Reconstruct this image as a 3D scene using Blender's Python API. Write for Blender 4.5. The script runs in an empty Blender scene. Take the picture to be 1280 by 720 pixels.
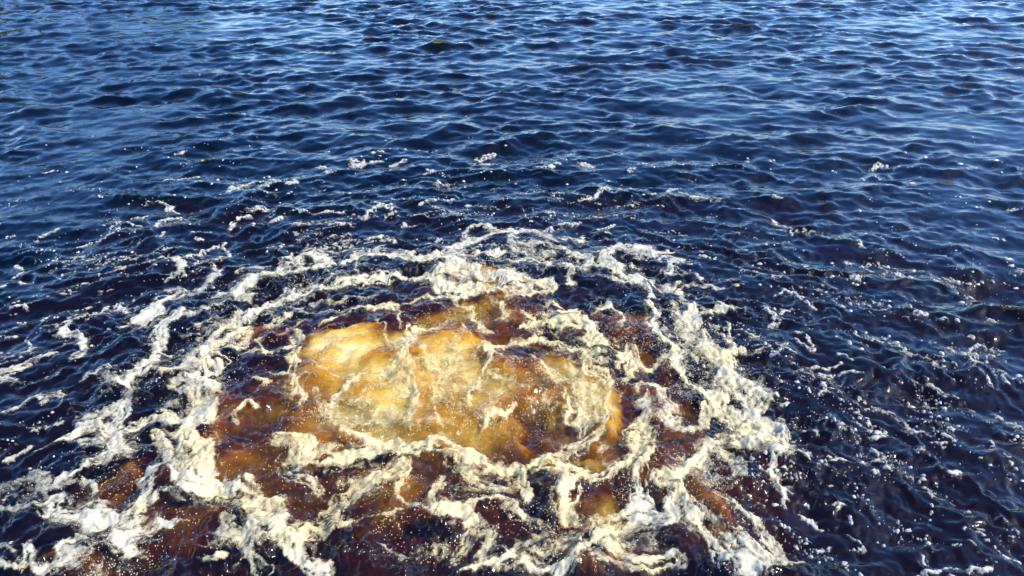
import bpy, math, random
import numpy as np

# ------------------------------------------------------------------ camera, sky, sun, exposure
random.seed(7)
RNG = np.random.default_rng(11)
scene = bpy.context.scene
CAM_H, PITCH, FPX = 3.0, math.radians(28.0), 967.0          # metres, downward pitch, focal length in photo pixels
cam_data = bpy.data.cameras.new('camera')
cam_data.sensor_width = 36.0
cam_data.lens = 36.0 * FPX / 1280.0
cam_data.clip_start = 0.05
cam_data.clip_end = 6000.0
cam = bpy.data.objects.new('camera', cam_data)
scene.collection.objects.link(cam)
cam.location = (0, 0, CAM_H)
cam.rotation_euler = (math.radians(90) - PITCH, 0, 0)
scene.camera = cam

SUN_EL, SUN_AZ = math.radians(50), math.radians(104)          # azimuth clockwise from +Y (the view direction)
world = bpy.data.worlds.new('World')
scene.world = world
world.use_nodes = True
wn, wl = world.node_tree.nodes, world.node_tree.links
sky = wn.new('ShaderNodeTexSky')
sky.sky_type = 'NISHITA'
sky.sun_disc = False
sky.sun_elevation = SUN_EL
sky.sun_rotation = SUN_AZ
sky.air_density = 1.0
sky.dust_density = 1.0
sky.ozone_density = 5.0
hs = wn.new('ShaderNodeHueSaturation')                     # the photograph's clear, strongly blue sky
hs.inputs['Saturation'].default_value = 1.24
hs.inputs['Hue'].default_value = 0.510
wl.new(sky.outputs['Color'], hs.inputs['Color'])
wl.new(hs.outputs['Color'], wn['Background'].inputs['Color'])
wn['Background'].inputs['Strength'].default_value = 0.15

sun_data = bpy.data.lights.new('sun', 'SUN')
sun_data.energy = 2.0
sun_data.angle = math.radians(0.53)
sun_data.color = (1.0, 0.92, 0.78)
sun = bpy.data.objects.new('sun', sun_data)
scene.collection.objects.link(sun)
sun.rotation_euler = (math.radians(90) - SUN_EL, 0, math.pi - SUN_AZ)
sun.location = (8, 2, 12)

scene.view_settings.view_transform = 'Standard'
scene.view_settings.look = 'None'
scene.view_settings.exposure = 1.75
scene.view_settings.gamma = 1.0
scene.cycles.use_denoising = True
scene.cycles.sample_clamp_direct = 8.0
scene.cycles.max_bounces = 8
scene.cycles.transparent_max_bounces = 12
scene.cycles.caustics_reflective = False
scene.cycles.caustics_refractive = False

# ------------------------------------------------------------------ helpers
SP, CP = math.sin(PITCH), math.cos(PITCH)

def ground(px, py):
    """photo position -> point on the still water plane, and photo pixels per metre there"""
    dx, dy = (np.asarray(px, float) - 640) / FPX, (360 - np.asarray(py, float)) / FPX
    dirz = -SP + dy * CP
    diry = CP + dy * SP
    t = CAM_H / -dirz
    return dx * t, diry * t, FPX / t

def smooth(a, b, x):
    t = np.clip((x - a) / (b - a), 0, 1)
    return t * t * (3 - 2 * t)

class Tile:
    """periodic random field (unit deviation) made by filtering white noise"""
    def __init__(self, size, n, spec, seed, chop=False):
        r = np.random.default_rng(seed)
        f = np.fft.fftfreq(n, size / n) * 2 * math.pi
        kx, ky = np.meshgrid(f, f)                      # [row = y, col = x]
        k = np.hypot(kx, ky); k[0, 0] = 1
        amp = np.sqrt(np.maximum(spec(kx, ky, k), 0)); amp[0, 0] = 0
        w = np.fft.fft2(r.standard_normal((n, n))) * amp
        h = np.fft.ifft2(w).real
        s = h.std()
        self.size, self.n, self.f = size, n, [h / s]
        if chop:
            self.f += [np.fft.ifft2(-1j * kx / k * w).real / s, np.fft.ifft2(-1j * ky / k * w).real / s]
        self.f = [a.astype(np.float32) for a in self.f]
    def __call__(self, x, y, c=0):
        u = np.asarray(x) / self.size * self.n; v = np.asarray(y) / self.size * self.n
        i = np.floor(u).astype(np.int64); j = np.floor(v).astype(np.int64)
        a = u - i; b = v - j
        i0 = i % self.n; i1 = (i + 1) % self.n; j0 = j % self.n; j1 = (j + 1) % self.n
        F = self.f[c]
        return (F[j0, i0] * (1 - a) + F[j0, i1] * a) * (1 - b) + (F[j1, i0] * (1 - a) + F[j1, i1] * a) * b

def band(l0, p, l1=0.0):
    """isotropic power law below wavelength l0, cut off under wavelength l1"""
    k0 = 2 * math.pi / l0
    def s(kx, ky, k):
        e = (k / k0) ** (-p) * np.exp(-(k0 / k) ** 2)
        if l1: e = e * np.exp(-(k * l1 / (2 * math.pi)) ** 2)
        return e
    return s

def mesh_object(name, verts, faces, mat, attrs=None, smooth_shade=True, parent=None):
    me = bpy.data.meshes.new(name)
    nv, nf = len(verts), len(faces)
    me.vertices.add(nv)
    me.vertices.foreach_set('co', np.asarray(verts, np.float32).ravel())
    fs = faces.shape[1]
    me.loops.add(nf * fs)
    me.loops.foreach_set('vertex_index', faces.astype(np.int32).ravel())
    me.polygons.add(nf)
    me.polygons.foreach_set('loop_start', np.arange(0, nf * fs, fs, dtype=np.int32))
    me.polygons.foreach_set('use_smooth', np.full(nf, smooth_shade))
    me.update(calc_edges=True)
    for key, val in (attrs or {}).items():
        a = me.attributes.new(key, 'FLOAT', 'POINT')
        a.data.foreach_set('value', np.asarray(val, np.float32).ravel())
    me.materials.append(mat)
    ob = bpy.data.objects.new(name, me)
    scene.collection.objects.link(ob)
    if parent: ob.parent = parent
    return ob

def tag(o, label=None, category=None, group=None, kind=None):
    for k, v in (('label', label), ('category', category), ('group', group), ('kind', kind)):
        if v: o[k] = v
    return o

def grid_faces(nr, nc):
    i = np.arange(nr * nc).reshape(nr, nc)
    return np.stack([i[:-1, :-1], i[:-1, 1:], i[1:, 1:], i[1:, :-1]], -1).reshape(-1, 4)

def seg_dist(X, Y, pts, rad):
    """distance to a polyline divided by the radius interpolated along it; distance along it; signed distance off it"""
    best = np.full(X.shape, 1e9); along = np.zeros(X.shape); off = np.zeros(X.shape)
    run = 0.0
    for a in range(max(1, len(pts) - 1)):
        b = min(a + 1, len(pts) - 1)
        ax, ay = pts[a]; bx, by = pts[b]
        ex, ey = bx - ax, by - ay
        L = ex * ex + ey * ey
        t = np.clip(((X - ax) * ex + (Y - ay) * ey) / L, 0, 1) if L > 1e-9 else np.zeros(X.shape)
        ln = math.sqrt(max(L, 1e-9))
        d = np.hypot(X - ax - t * ex, Y - ay - t * ey)
        q = d / (rad[a] * (1 - t) + rad[b] * t)
        m = q < best
        best = np.where(m, q, best)
        along = np.where(m, run + t * ln, along)
        off = np.where(m, ((X - ax) * ey - (Y - ay) * ex) / ln if L > 1e-9 else X - ax, off)
        run += ln if L > 1e-9 else 0
    return best, along, off

# ------------------------------------------------------------------ the shape of the water surface
BX, BY = ground(560, 478)[:2]                            # centre of the boil
def wind_spec(kx, ky, k):
    kp = 2 * math.pi / 1.02
    th = math.radians(97)                                # direction the wind waves run
    c = (kx * math.cos(th) + ky * math.sin(th)) / k
    return k ** -4.35 * np.exp(-(kp / k) ** 2) * (0.16 + 0.84 * np.abs(c) ** 2.0) * np.exp(-(k * 0.035 / 6.28) ** 2)
T_wind = Tile(30.0, 2048, wind_spec, 3, chop=True)
T_boil = Tile(6.0, 1024, band(0.55, 4.2, 0.03), 5)
T_fine = Tile(2.7, 1024, band(0.10, 3.2, 0.010), 6)
T_slow = Tile(16.0, 256, band(3.0, 3.5), 8)
T_med = Tile(5.0, 1024, band(0.5, 3.2, 0.02), 9)
T_cap = Tile(3.4, 1024, band(0.15, 3.4, 0.014), 10)
T_lump = Tile(1.9, 1024, band(0.07, 3.4, 0.008), 12)
T_vein = Tile(4.3, 1024, band(0.45, 3.6, 0.02), 14)
T_fib = Tile(2.1, 1024, band(0.055, 2.6, 0.012), 21)
T_flow = Tile(8.0, 512, band(0.6, 5.0, 0.10), 23)
T_dot = Tile(1.3, 1024, band(0.022, 1.0, 0.008), 16)

DOMES = [  # photo x, y, radii in pixels, lift in metres: the swells of the upwelling
    (520, 470, 240, 130, .085), (428, 436, 66, 44, .070), (500, 480, 60, 50, .035), (565, 450, 50, 46, .045),
    (630, 490, 55, 45, .040), (460, 530, 60, 30, .030), (575, 520, 55, 34, .040), (330, 585, 66, 46, .050),
    (600, 365, 75, 22, .075), (545, 395, 36, 16, .030), (650, 395, 45, 16, .03), (720, 405, 48, 22, .045),
    (790, 410, 46, 38, .04), (745, 480, 50, 40, .05), (850, 500, 34, 28, .045), (700, 555, 46, 26, .04),
    (500, 655, 90, 36, .045), (760, 620, 44, 24, .05), (690, 605, 36, 24, .04), (830, 585, 34, 34, .04),
    (900, 620, 36, 44, .045), (600, 625, 40, 22, .035), (480, 600, 60, 24, .03), (130, 580, 44, 34, .04),
    (560, 330, 60, 14, .05), (380, 350, 80, 12, .03), (250, 560, 26, 60, .045), (130, 645, 36, 14, .05),
    (840, 600, 16, 20, .03), (740, 690, 80, 26, .04), (350, 660, 30, 18, .05), (960, 560, 24, 40, .02),
    (90, 690, 46, 26, .04), (245, 690, 60, 26, .04), (650, 345, 60, 14, .035), (300, 500, 40, 30, .03)]
DOMES = [(*ground(x, y)[:2], rx / ground(x, y)[2], ry / ground(x, y)[2] / max(.25, CAM_H / math.hypot(CAM_H, ground(x, y)[1])), h)
         for x, y, rx, ry, h in DOMES]

def boil_mask(x, y):
    d = np.hypot((x - BX) / 2.15, (y - BY) / 1.9) + 0.10 * T_slow(x * 3, y * 3)
    return 1 - smooth(0.85, 1.35, d)

def swell(x, y):
    lift = np.zeros(np.shape(x))
    for ax, ay, rx, ry, h in DOMES:
        q = ((x - ax) / rx) ** 2 + ((y - ay) / ry) ** 2
        lift = lift + h * np.exp(-q * 1.1)
    return lift * 0.50

def surface(x, y):
    """height and horizontal drift of the water at rest position x, y"""
    r = np.hypot(x - BX, y - BY)
    near = np.exp(-(r / 3.6) ** 2)
    bm = boil_mask(x, y)
    gust = np.clip(0.86 + 0.20 * T_slow(x + 3, y + 5) + 0.22 * T_slow(x * .35 + 1, y * .35), .35, 1.5)
    far = 1 - smooth(60, 400, np.hypot(x, y))
    wamp = 0.0255 * gust * (1 - 0.68 * near) * far
    z = wamp * T_wind(x, y)
    dx = -0.5 * wamp * T_wind(x, y, 1)
    dy = -0.5 * wamp * T_wind(x, y, 2)
    # rings running away from the boil
    rc = np.hypot(x - BX, y - BY + 2.5); th = np.arctan2(x - BX, y - BY + 2.5)
    wob = 0.35 * T_slow(x * 2, y * 2) + 0.12 * T_slow(x * 5 + 2, y * 5)
    env = smooth(1.5, 2.3, r) * np.exp(-((r - 1.6) / 3.4) ** 2)
    for lam, am, ph in ((0.66, .010, 0.3), (0.41, .0065, 1.7), (0.27, .0038, 4.0)):
        q = rc + wob * 0.55
        z = z + env * am * np.sin(2 * math.pi * q / lam + ph) * (1 + 0.6 * T_slow(x * 2.3 + ph * 4, y * 2.3))
    # fine ripples drawn out along the rings
    rip = smooth(1.2, 2.0, r) * np.exp(-((r - 1.5) / 4.5) ** 2)
    z = z + rip * 0.0034 * T_cap((rc + wob * .25) * 1.0, th * 0.72) * (1 + .5 * T_slow(x * 4, y * 4 + 9))
    z = z + (0.0009 * (1 - near * .3) * far) * T_fine(x, y)
    # the boil: swells and turbulence
    z = z + swell(x, y) + bm * (0.020 * T_boil(x, y) + 0.0050 * T_fine(x * .8 + 4, y * .8))
    return z, dx, dy

# ------------------------------------------------------------------ materials
def new_mat(name):
    m = bpy.data.materials.new(name)
    m.use_nodes = True
    m.node_tree.nodes.clear()
    out = m.node_tree.nodes.new('ShaderNodeOutputMaterial')
    return m, m.node_tree.nodes, m.node_tree.links, out

def math_node(n, l, op, a, b=None, c=None, clamp=False):
    m = n.new('ShaderNodeMath'); m.operation = op; m.use_clamp = clamp
    for i, v in enumerate((a, b, c)):
        if v is None: continue
        if isinstance(v, (int, float)): m.inputs[i].default_value = v
        else: l.new(v, m.inputs[i])
    return m.outputs[0]

def noise(n, l, co, scale, detail=3, rough=0.55):
    t = n.new('ShaderNodeTexNoise')
    t.inputs['Scale'].default_value = scale
    t.inputs['Detail'].default_value = detail
    t.inputs['Roughness'].default_value = rough
    l.new(co, t.inputs['Vector'])
    return t.outputs['Fac']

def water_material():
    m, n, l, out = new_mat('peat_water')
    geo = n.new('ShaderNodeNewGeometry')
    a = noise(n, l, geo.outputs['Position'], 22, 3, .6)
    b = n.new('ShaderNodeBump')
    b.inputs['Strength'].default_value = 0.08
    b.inputs['Distance'].default_value = 0.02
    l.new(a, b.inputs['Height'])
    fr = n.new('ShaderNodeFresnel'); 
    # light crosses the surface straight, so both sides let through the same share (no false total reflection from below)
    l.new(math_node(n, l, 'MULTIPLY_ADD', geo.outputs['Backfacing'], 1 / 1.333 - 1.333, 1.333), fr.inputs['IOR'])
    l.new(b.outputs['Normal'], fr.inputs['Normal'])
    gl = n.new('ShaderNodeBsdfGlossy'); gl.inputs['Roughness'].default_value = 0.05
    l.new(b.outputs['Normal'], gl.inputs['Normal'])
    tr = n.new('ShaderNodeBsdfTransparent')
    mix = n.new('ShaderNodeMixShader')
    l.new(fr.outputs[0], mix.inputs[0]); l.new(tr.outputs[0], mix.inputs[1]); l.new(gl.outputs[0], mix.inputs[2])
    l.new(mix.outputs[0], out.inputs['Surface'])
    v = n.new('ShaderNodeVolumeAbsorption')                 # peat-stained water: blue goes first, red last
    v.inputs['Density'].default_value = 20.0
    v.inputs['Color'].default_value = (1 - 2.4 / 20, 1 - 5.9 / 20, 0.0, 1)
    l.new(v.outputs[0], out.inputs['Volume'])
    return m

def foam_material(name, lo=0.17, hi=0.98, fine=0.64, dots=.30, tint=(0.41, 0.385, 0.275), yellow_tint=(0.51, 0.41, 0.19)):
    m, n, l, out = new_mat(name)
    at = n.new('ShaderNodeAttribute'); at.attribute_name = 'foam'
    geo = n.new('ShaderNodeNewGeometry')
    P = geo.outputs['Position']
    n1 = noise(n, l, P, 24, 5, .66)
    n2 = noise(n, l, P, 120, 3, .7)
    wn_ = n.new('ShaderNodeTexNoise'); wn_.inputs['Scale'].default_value = 9; wn_.inputs['Detail'].default_value = 3; l.new(P, wn_.inputs['Vector'])
    off = n.new('ShaderNodeVectorMath'); off.operation = 'MULTIPLY_ADD'
    l.new(wn_.outputs['Color'], off.inputs[0]); off.inputs[1].default_value = (.16, .16, .16); l.new(P, off.inputs[2])
    def lace(sc, wd):
        v = n.new('ShaderNodeTexVoronoi'); v.feature = 'DISTANCE_TO_EDGE'; v.inputs['Scale'].default_value = sc
        l.new(off.outputs[0], v.inputs['Vector'])
        m_ = n.new('ShaderNodeMapRange'); m_.interpolation_type = 'SMOOTHSTEP'
        m_.inputs['From Min'].default_value = 0; m_.inputs['From Max'].default_value = wd
        m_.inputs['To Min'].default_value = 1; m_.inputs['To Max'].default_value = 0
        l.new(v.outputs['Distance'], m_.inputs['Value'])
        return m_.outputs[0]
    L = math_node(n, l, 'ADD', math_node(n, l, 'MULTIPLY', lace(9, .38), .55), math_node(n, l, 'MULTIPLY', lace(26, .4), .45))
    s = math_node(n, l, 'ADD', math_node(n, l, 'MULTIPLY', n1, .38), math_node(n, l, 'MULTIPLY', n2, .62))
    s = math_node(n, l, 'MULTIPLY', math_node(n, l, 'SUBTRACT', s, .5), fine * 2.0)
    s = math_node(n, l, 'ADD', s, math_node(n, l, 'MULTIPLY', math_node(n, l, 'SUBTRACT', L, .36), fine * .75))
    d = at.outputs['Fac']
    w = math_node(n, l, 'MULTIPLY', math_node(n, l, 'SUBTRACT', 1.12, d), math_node(n, l, 'MINIMUM', math_node(n, l, 'MULTIPLY', d, 3.5), 1.0))
    q = math_node(n, l, 'ADD', d, math_node(n, l, 'MULTIPLY', s, w))
    mr = n.new('ShaderNodeMapRange'); mr.interpolation_type = 'SMOOTHSTEP'
    mr.inputs['From Min'].default_value = lo; mr.inputs['From Max'].default_value = hi
    l.new(q, mr.inputs['Value'])
    sk = n.new('ShaderNodeAttribute'); sk.attribute_name = 'speck'
    # single bubbles strewn round the thicker froth
    vd = n.new('ShaderNodeTexVoronoi'); vd.inputs['Scale'].default_value = 98; l.new(P, vd.inputs['Vector'])
    sp = n.new('ShaderNodeSeparateColor'); l.new(vd.outputs['Color'], sp.inputs[0])
    here = math_node(n, l, 'LESS_THAN', sp.outputs[0], math_node(n, l, 'MULTIPLY_ADD', d, dots, sk.outputs['Fac']))
    spot = math_node(n, l, 'MULTIPLY', math_node(n, l, 'LESS_THAN', vd.outputs['Distance'], .36), here)
    alpha = math_node(n, l, 'MAXIMUM', mr.outputs[0], math_node(n, l, 'MULTIPLY', spot, .78))
    h = math_node(n, l, 'ADD', math_node(n, l, 'MULTIPLY', n1, 1.2), math_node(n, l, 'MULTIPLY', n2, .5))
    b = n.new('ShaderNodeBump'); b.inputs['Strength'].default_value = .14; b.inputs['Distance'].default_value = .02
    l.new(h, b.inputs['Height'])
    bs = n.new('ShaderNodeBsdfPrincipled')
    sa = n.new('ShaderNodeAttribute'); sa.attribute_name = 'yellow_tint'
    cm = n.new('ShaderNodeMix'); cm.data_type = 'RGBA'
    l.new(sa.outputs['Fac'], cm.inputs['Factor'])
    cm.inputs['A'].default_value = (*tint, 1); cm.inputs['B'].default_value = (*yellow_tint, 1)
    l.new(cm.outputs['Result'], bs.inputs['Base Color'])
    bs.inputs['Roughness'].default_value = .55
    bs.inputs['Specular IOR Level'].default_value = .25
    l.new(b.outputs['Normal'], bs.inputs['Normal'])
    tr = n.new('ShaderNodeBsdfTransparent')
    mix = n.new('ShaderNodeMixShader')
    l.new(alpha, mix.inputs[0]); l.new(tr.outputs[0], mix.inputs[1]); l.new(bs.outputs[0], mix.inputs[2])
    l.new(mix.outputs[0], out.inputs['Surface'])
    return m

def plume_material():
    m, n, l, out = new_mat('bubble_cloud')
    geo = n.new('ShaderNodeNewGeometry')
    P = geo.outputs['Position']
    n1 = noise(n, l, P, 9, 5, .65)
    n2 = noise(n, l, P, 70, 3, .7)
    s = math_node(n, l, 'ADD', math_node(n, l, 'MULTIPLY', n1, .6), math_node(n, l, 'MULTIPLY', n2, .5))
    r = n.new('ShaderNodeValToRGB')
    e = r.color_ramp.elements
    e[0].position, e[0].color = .36, (.48, .43, .34, 1)
    e[1].position, e[1].color = .70, (.74, .69, .57, 1)
    l.new(s, r.inputs[0])
    at = n.new('ShaderNodeAttribute'); at.attribute_name = 'bubbles'
    vs = n.new('ShaderNodeVectorMath'); vs.operation = 'SCALE'
    l.new(r.outputs[0], vs.inputs[0]); l.new(at.outputs['Fac'], vs.inputs['Scale'])
    bs = n.new('ShaderNodeBsdfPrincipled')
    bs.inputs['Roughness'].default_value = 1.0
    bs.inputs['Specular IOR Level'].default_value = 0.0
    bs.inputs['Subsurface Weight'].default_value = 1.0
    bs.inputs['Subsurface Radius'].default_value = (1.0, .8, .6)
    bs.inputs['Subsurface Scale'].default_value = .06
    l.new(vs.outputs[0], bs.inputs['Base Color'])
    l.new(bs.outputs[0], out.inputs['Surface'])
    return m

def bed_material():
    m, n, l, out = new_mat('peat_bed')
    geo = n.new('ShaderNodeNewGeometry')
    r = n.new('ShaderNodeValToRGB')
    r.color_ramp.elements[0].color = (.035, .022, .012, 1); r.color_ramp.elements[1].color = (.10, .07, .04, 1)
    l.new(noise(n, l, geo.outputs['Position'], 2.5, 4), r.inputs[0])
    df = n.new('ShaderNodeBsdfDiffuse'); l.new(r.outputs[0], df.inputs['Color'])
    l.new(df.outputs[0], out.inputs['Surface'])
    return m

M_water, M_foam, M_plume, M_bed = water_material(), foam_material('white_froth'), plume_material(), bed_material()
M_patch = foam_material('drifting_froth', .20, .85, .8, .2, (.36, .345, .28))

# ------------------------------------------------------------------ water: one closed sheet out to the horizon
def build_water():
    az = np.concatenate([np.radians(np.linspace(-180, -54, 28))[:-1], np.radians(np.linspace(-54, 54, 800)),
                         np.radians(np.linspace(54, 180, 28))[1:]])
    rr = np.concatenate([[0.25, .8, 1.4], np.exp(np.linspace(math.log(1.95), math.log(45.0), 780)),
                         np.exp(np.linspace(math.log(45.0), math.log(3500.0), 80))[1:]])
    R, A = np.meshgrid(rr, az, indexing='ij')
    X, Y = R * np.sin(A), R * np.cos(A)
    Z, DX, DY = surface(X, Y)
    side = 1 - smooth(math.radians(52), math.radians(75), np.abs(A))       # coarse faces behind the camera stay calm
    Z = Z * side; DX = DX * side; DY = DY * side
    V = np.stack([X + DX, Y + DY, Z], -1).reshape(-1, 3)
    F = grid_faces(*R.shape)
    nr, nc = R.shape
    extra = np.array([[0, 0, 0.0]])
    n0 = len(V)
    ring = V.reshape(nr, nc, 3)[-1].copy(); ring[:, 2] = -3.0
    cen = np.array([[0, 0, -3.0]])
    V = np.concatenate([V, extra, ring, cen])
    o = (nr - 1) * nc + np.arange(nc); b = n0 + 1 + np.arange(nc)
    skirt = np.stack([o[:-1], b[:-1], b[1:], o[1:]], -1)[:, ::-1]
    i0 = np.arange(nc)
    top = np.stack([np.full(nc - 1, n0), i0[1:], i0[:-1], i0[:-1]], -1)
    bot = np.stack([np.full(nc - 1, n0 + 1 + nc), b[:-1], b[1:], b[1:]], -1)
    # triangles are written as a separate small mesh step
    Q = np.concatenate([F, skirt])
    T = np.concatenate([top[:, :3], bot[:, :3]])
    me = bpy.data.meshes.new('water')
    me.vertices.add(len(V)); me.vertices.foreach_set('co', V.astype(np.float32).ravel())
    loops = np.concatenate([Q.ravel(), T.ravel()]).astype(np.int32)
    me.loops.add(len(loops)); me.loops.foreach_set('vertex_index', loops)
    starts = np.concatenate([np.arange(len(Q)) * 4, len(Q) * 4 + np.arange(len(T)) * 3]).astype(np.int32)
    me.polygons.add(len(starts)); me.polygons.foreach_set('loop_start', starts)
    me.polygons.foreach_set('use_smooth', np.ones(len(starts), bool))
    me.update(calc_edges=True)
    me.materials.append(M_water)
    ob = bpy.data.objects.new('water', me)
    scene.collection.objects.link(ob)
    tag(ob, 'dark peaty lake water ruffled by small blue waves', kind='structure')

build_water()

def build_bed():
    n = 96
    a = np.linspace(0, 2 * math.pi, n, endpoint=False)
    rr = [0.0, 4, 9, 18, 40, 120, 500, 3400]
    V = [(0, 0, -2.5)] + [(r * math.cos(t), r * math.sin(t), -2.5 + .12 * math.sin(3 * t + r) * (r < 100)) for r in rr[1:] for t in a]
    V = np.array(V)
    F = []
    for k in range(len(rr) - 2):
        for i in range(n):
            j = (i + 1) % n
            F.append((1 + k * n + i, 1 + (k + 1) * n + i, 1 + (k + 1) * n + j, 1 + k * n + j))
    F += [(0, 1 + i, 1 + i + 1, 1 + (i + 2) % n) for i in range(0, n - 1, 2)]
    tag(mesh_object('lake_bed', V, np.array(F), M_bed), 'dark peaty bed under the lake water', kind='structure')

build_bed()

# ------------------------------------------------------------------ the amber cloud of bubbles under the boil
CLOUD = [  # photo x, y, radii, depth of the cloud below the surface (m); painted one over the other
    (520, 500, 360, 200, .34), (530, 480, 250, 110, .14), (160, 620, 130, 80, .34), (820, 560, 170, 130, .22),
    (600, 350, 120, 40, .12), (330, 590, 70, 52, .17), (292, 500, 30, 26, .13), (300, 560, 34, 26, .14),
    (380, 620, 46, 34, .34), (500, 665, 110, 44, .50), (540, 612, 32, 22, .20), (600, 628, 44, 26, .28),
    (430, 440, 74, 48, .045), (395, 455, 40, 34, .05), (500, 480, 80, 60, .040), (560, 470, 70, 70, .050), (620, 490, 62, 50, .062),
    (560, 540, 66, 26, .070), (440, 530, 76, 32, .065), (370, 530, 46, 34, .09), (545, 425, 50, 24, .04),
    (430, 425, 44, 22, .036), (700, 460, 50, 34, .055), (740, 490, 44, 44, .050), (760, 520, 30, 30, .06),
    (590, 388, 48, 15, .10), (640, 395, 40, 16, .11), (545, 395, 34, 14, .11), (600, 355, 56, 24, .06), (590, 330, 36, 16, .07),
    (650, 410, 30, 12, .22), (715, 395, 46, 18, .20), (735, 385, 22, 10, .12), (690, 385, 26, 14, .3), (790, 395, 44, 30, .15), (800, 440, 34, 24, .18),
    (672, 540, 34, 26, .5), (690, 565, 34, 18, .12), (650, 545, 20, 14, .09), (645, 515, 20, 20, .09),
    (850, 500, 30, 24, .14), (815, 475, 20, 14, .17), (830, 540, 20, 18, .2), (800, 520, 24, 26, .35),
    (680, 610, 24, 18, .08), (760, 625, 38, 22, .11), (755, 570, 34, 16, .08), (825, 575, 24, 12, .10), (830, 595, 24, 26, .22),
    (893, 615, 26, 40, .12), (905, 650, 18, 18, .20), (880, 690, 40, 30, .9), (480, 600, 60, 20, .11), (470, 625, 40, 14, .12),
    (150, 575, 34, 24, .17), (165, 572, 16, 10, .10), (105, 598, 16, 14, .19), (125, 612, 14, 10, .12), (150, 630, 26, 18, .7),
    (85, 672, 26, 16, .13), (110, 690, 40, 24, .16), (215, 710, 16, 10, .14), (260, 670, 60, 30, .8), (232, 560, 24, 46, .09),
    (245, 600, 30, 50, .09), (255, 500, 20, 40, .10), (330, 400, 26, 10, .14), (310, 400, 30, 14, .13), (700, 520, 40, 24, .09),
    (340, 445, 36, 12, .45), (400, 385, 90, 10, .32), (460, 380, 40, 10, .3), (470, 370, 16, 5, .16), (520, 372, 30, 8, .3), (650, 650, 30, 20, .4),
    (700, 670, 30, 14, .12), (755, 680, 40, 20, .12), (800, 710, 30, 16, .14), (730, 320, 60, 26, .8), (700, 345, 40, 12, .8), (360, 345, 90, 10, .6)]
def build_plume():
    res = 0.022
    gx = np.arange(-4.4, 4.6, res); gy = np.arange(1.7, 8.2, res)
    X, Y = np.meshgrid(gx, gy)
    wx = X + .025 * T_flow(X, Y) + .030 * T_vein(X, Y); wy = Y + .025 * T_flow(X + 2, Y + 1) + .030 * T_vein(X + 2, Y)
    L = np.full(X.shape, math.log(1.7))
    for px, py, rx, ry, d in CLOUD:
        cx, cy, s = ground(px, py)
        fy = ry / s / max(.3, CAM_H / math.hypot(CAM_H, cy))
        q = np.sqrt(((wx - cx) / (rx / s)) ** 2 + ((wy - cy) / fy) ** 2)
        w = 1 - smooth(.10, 1.50, q)
        L = L * (1 - w) + math.log(d) * w
    S0 = np.clip(np.exp(L), .026, 1.9)
    D = np.exp(L + .22 * T_vein(X + 1, Y + 3) * smooth(-3.4, -1.8, L) + .08 * T_med(X, Y))
    D = np.clip(D, .026, 1.9)
    bub = .019 + .981 * (.045 / np.maximum(D, .045)) ** 1.12 * (1 - smooth(.6, 1.3, D))     # how thick the bubbles stand there
    sink = .020 + .13 * smooth(.0, .75, S0) + .45 * np.minimum(S0, .16)
    z, dx, dy = surface(X, Y)
    sw = swell(X, Y)
    V = np.stack([X + dx, Y + dy, np.minimum(sw + .35 * (z - sw) - sink, z - .014)], -1).reshape(-1, 3)
    ob = mesh_object('bubble_plume', V, grid_faces(*X.shape), M_plume, {'bubbles': bub})
    tag(ob, 'amber cloud of aerated peaty water welling up inside the foam ring', 'bubbles', kind='stuff')

build_plume()

# ------------------------------------------------------------------ foam of the boil, traced line by line
# (points in the photo, half width in photo pixels, thickness 0..1)
S = []
def st(pts, w, d): S.append((pts, w, d))
# strong inner ring, left side
st([(480,350),(430,357),(390,362),(360,372),(330,388),(300,402),(280,420),(268,440),(262,460),(256,485),(250,510)], [5,6,6,6,7,8,10,11,11,12,13], 1.0)
st([(250,510),(244,530),(243,560),(245,590),(255,612)], [13,15,17,17,13], 1.05)
st([(255,612),(285,622),(310,636),(335,655),(352,668),(372,692),(392,716)], [12,12,13,14,13,11,10], .95)
st([(318,632),(338,646),(352,664)], [8,12,10], 1.0)
st([(480,350),(505,345),(530,350),(555,362),(580,368)], [5,5,6,8,9], 1.0)
st([(560,362),(590,368),(625,366),(650,358)], [11,15,14,9], 1.1)
st([(575,340),(600,352),(640,345),(672,352),(690,362)], [9,11,9,7,5], .95)
st([(535,352),(560,340),(580,325),(600,318),(625,318)], [6,9,9,8,6], .85)
st([(640,372),(668,370),(690,364)], [6,6,4], .7)
# outer band, top left
st([(320,358),(345,340),(372,322),(395,316)], [5,5,5,5], .75)
st([(395,332),(430,325),(460,321),(482,315),(505,318),(525,326),(545,327),(560,314)], [4,4,4,6,6,6,5,5], .85)
st([(555,312),(580,301),(605,296),(632,292)], [6,7,6,5], .9)
st([(578,293),(590,285),(605,281),(618,287),(640,291)], [2.5,2.5,3,5,3], .8)
st([(640,292),(662,290),(685,296),(700,300)], [3,4,4,3], .6)
st([(520,326),(548,328),(575,318)], [5,6,6], .8)
st([(370,322),(400,312),(430,309),(455,312)], [3,3,2,2], .5)
st([(462,318),(470,310),(476,306)], [3,3,2], .7)
st([(395,318),(412,324),(400,334),(380,336)], [3,4,4,3], .6)
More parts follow.
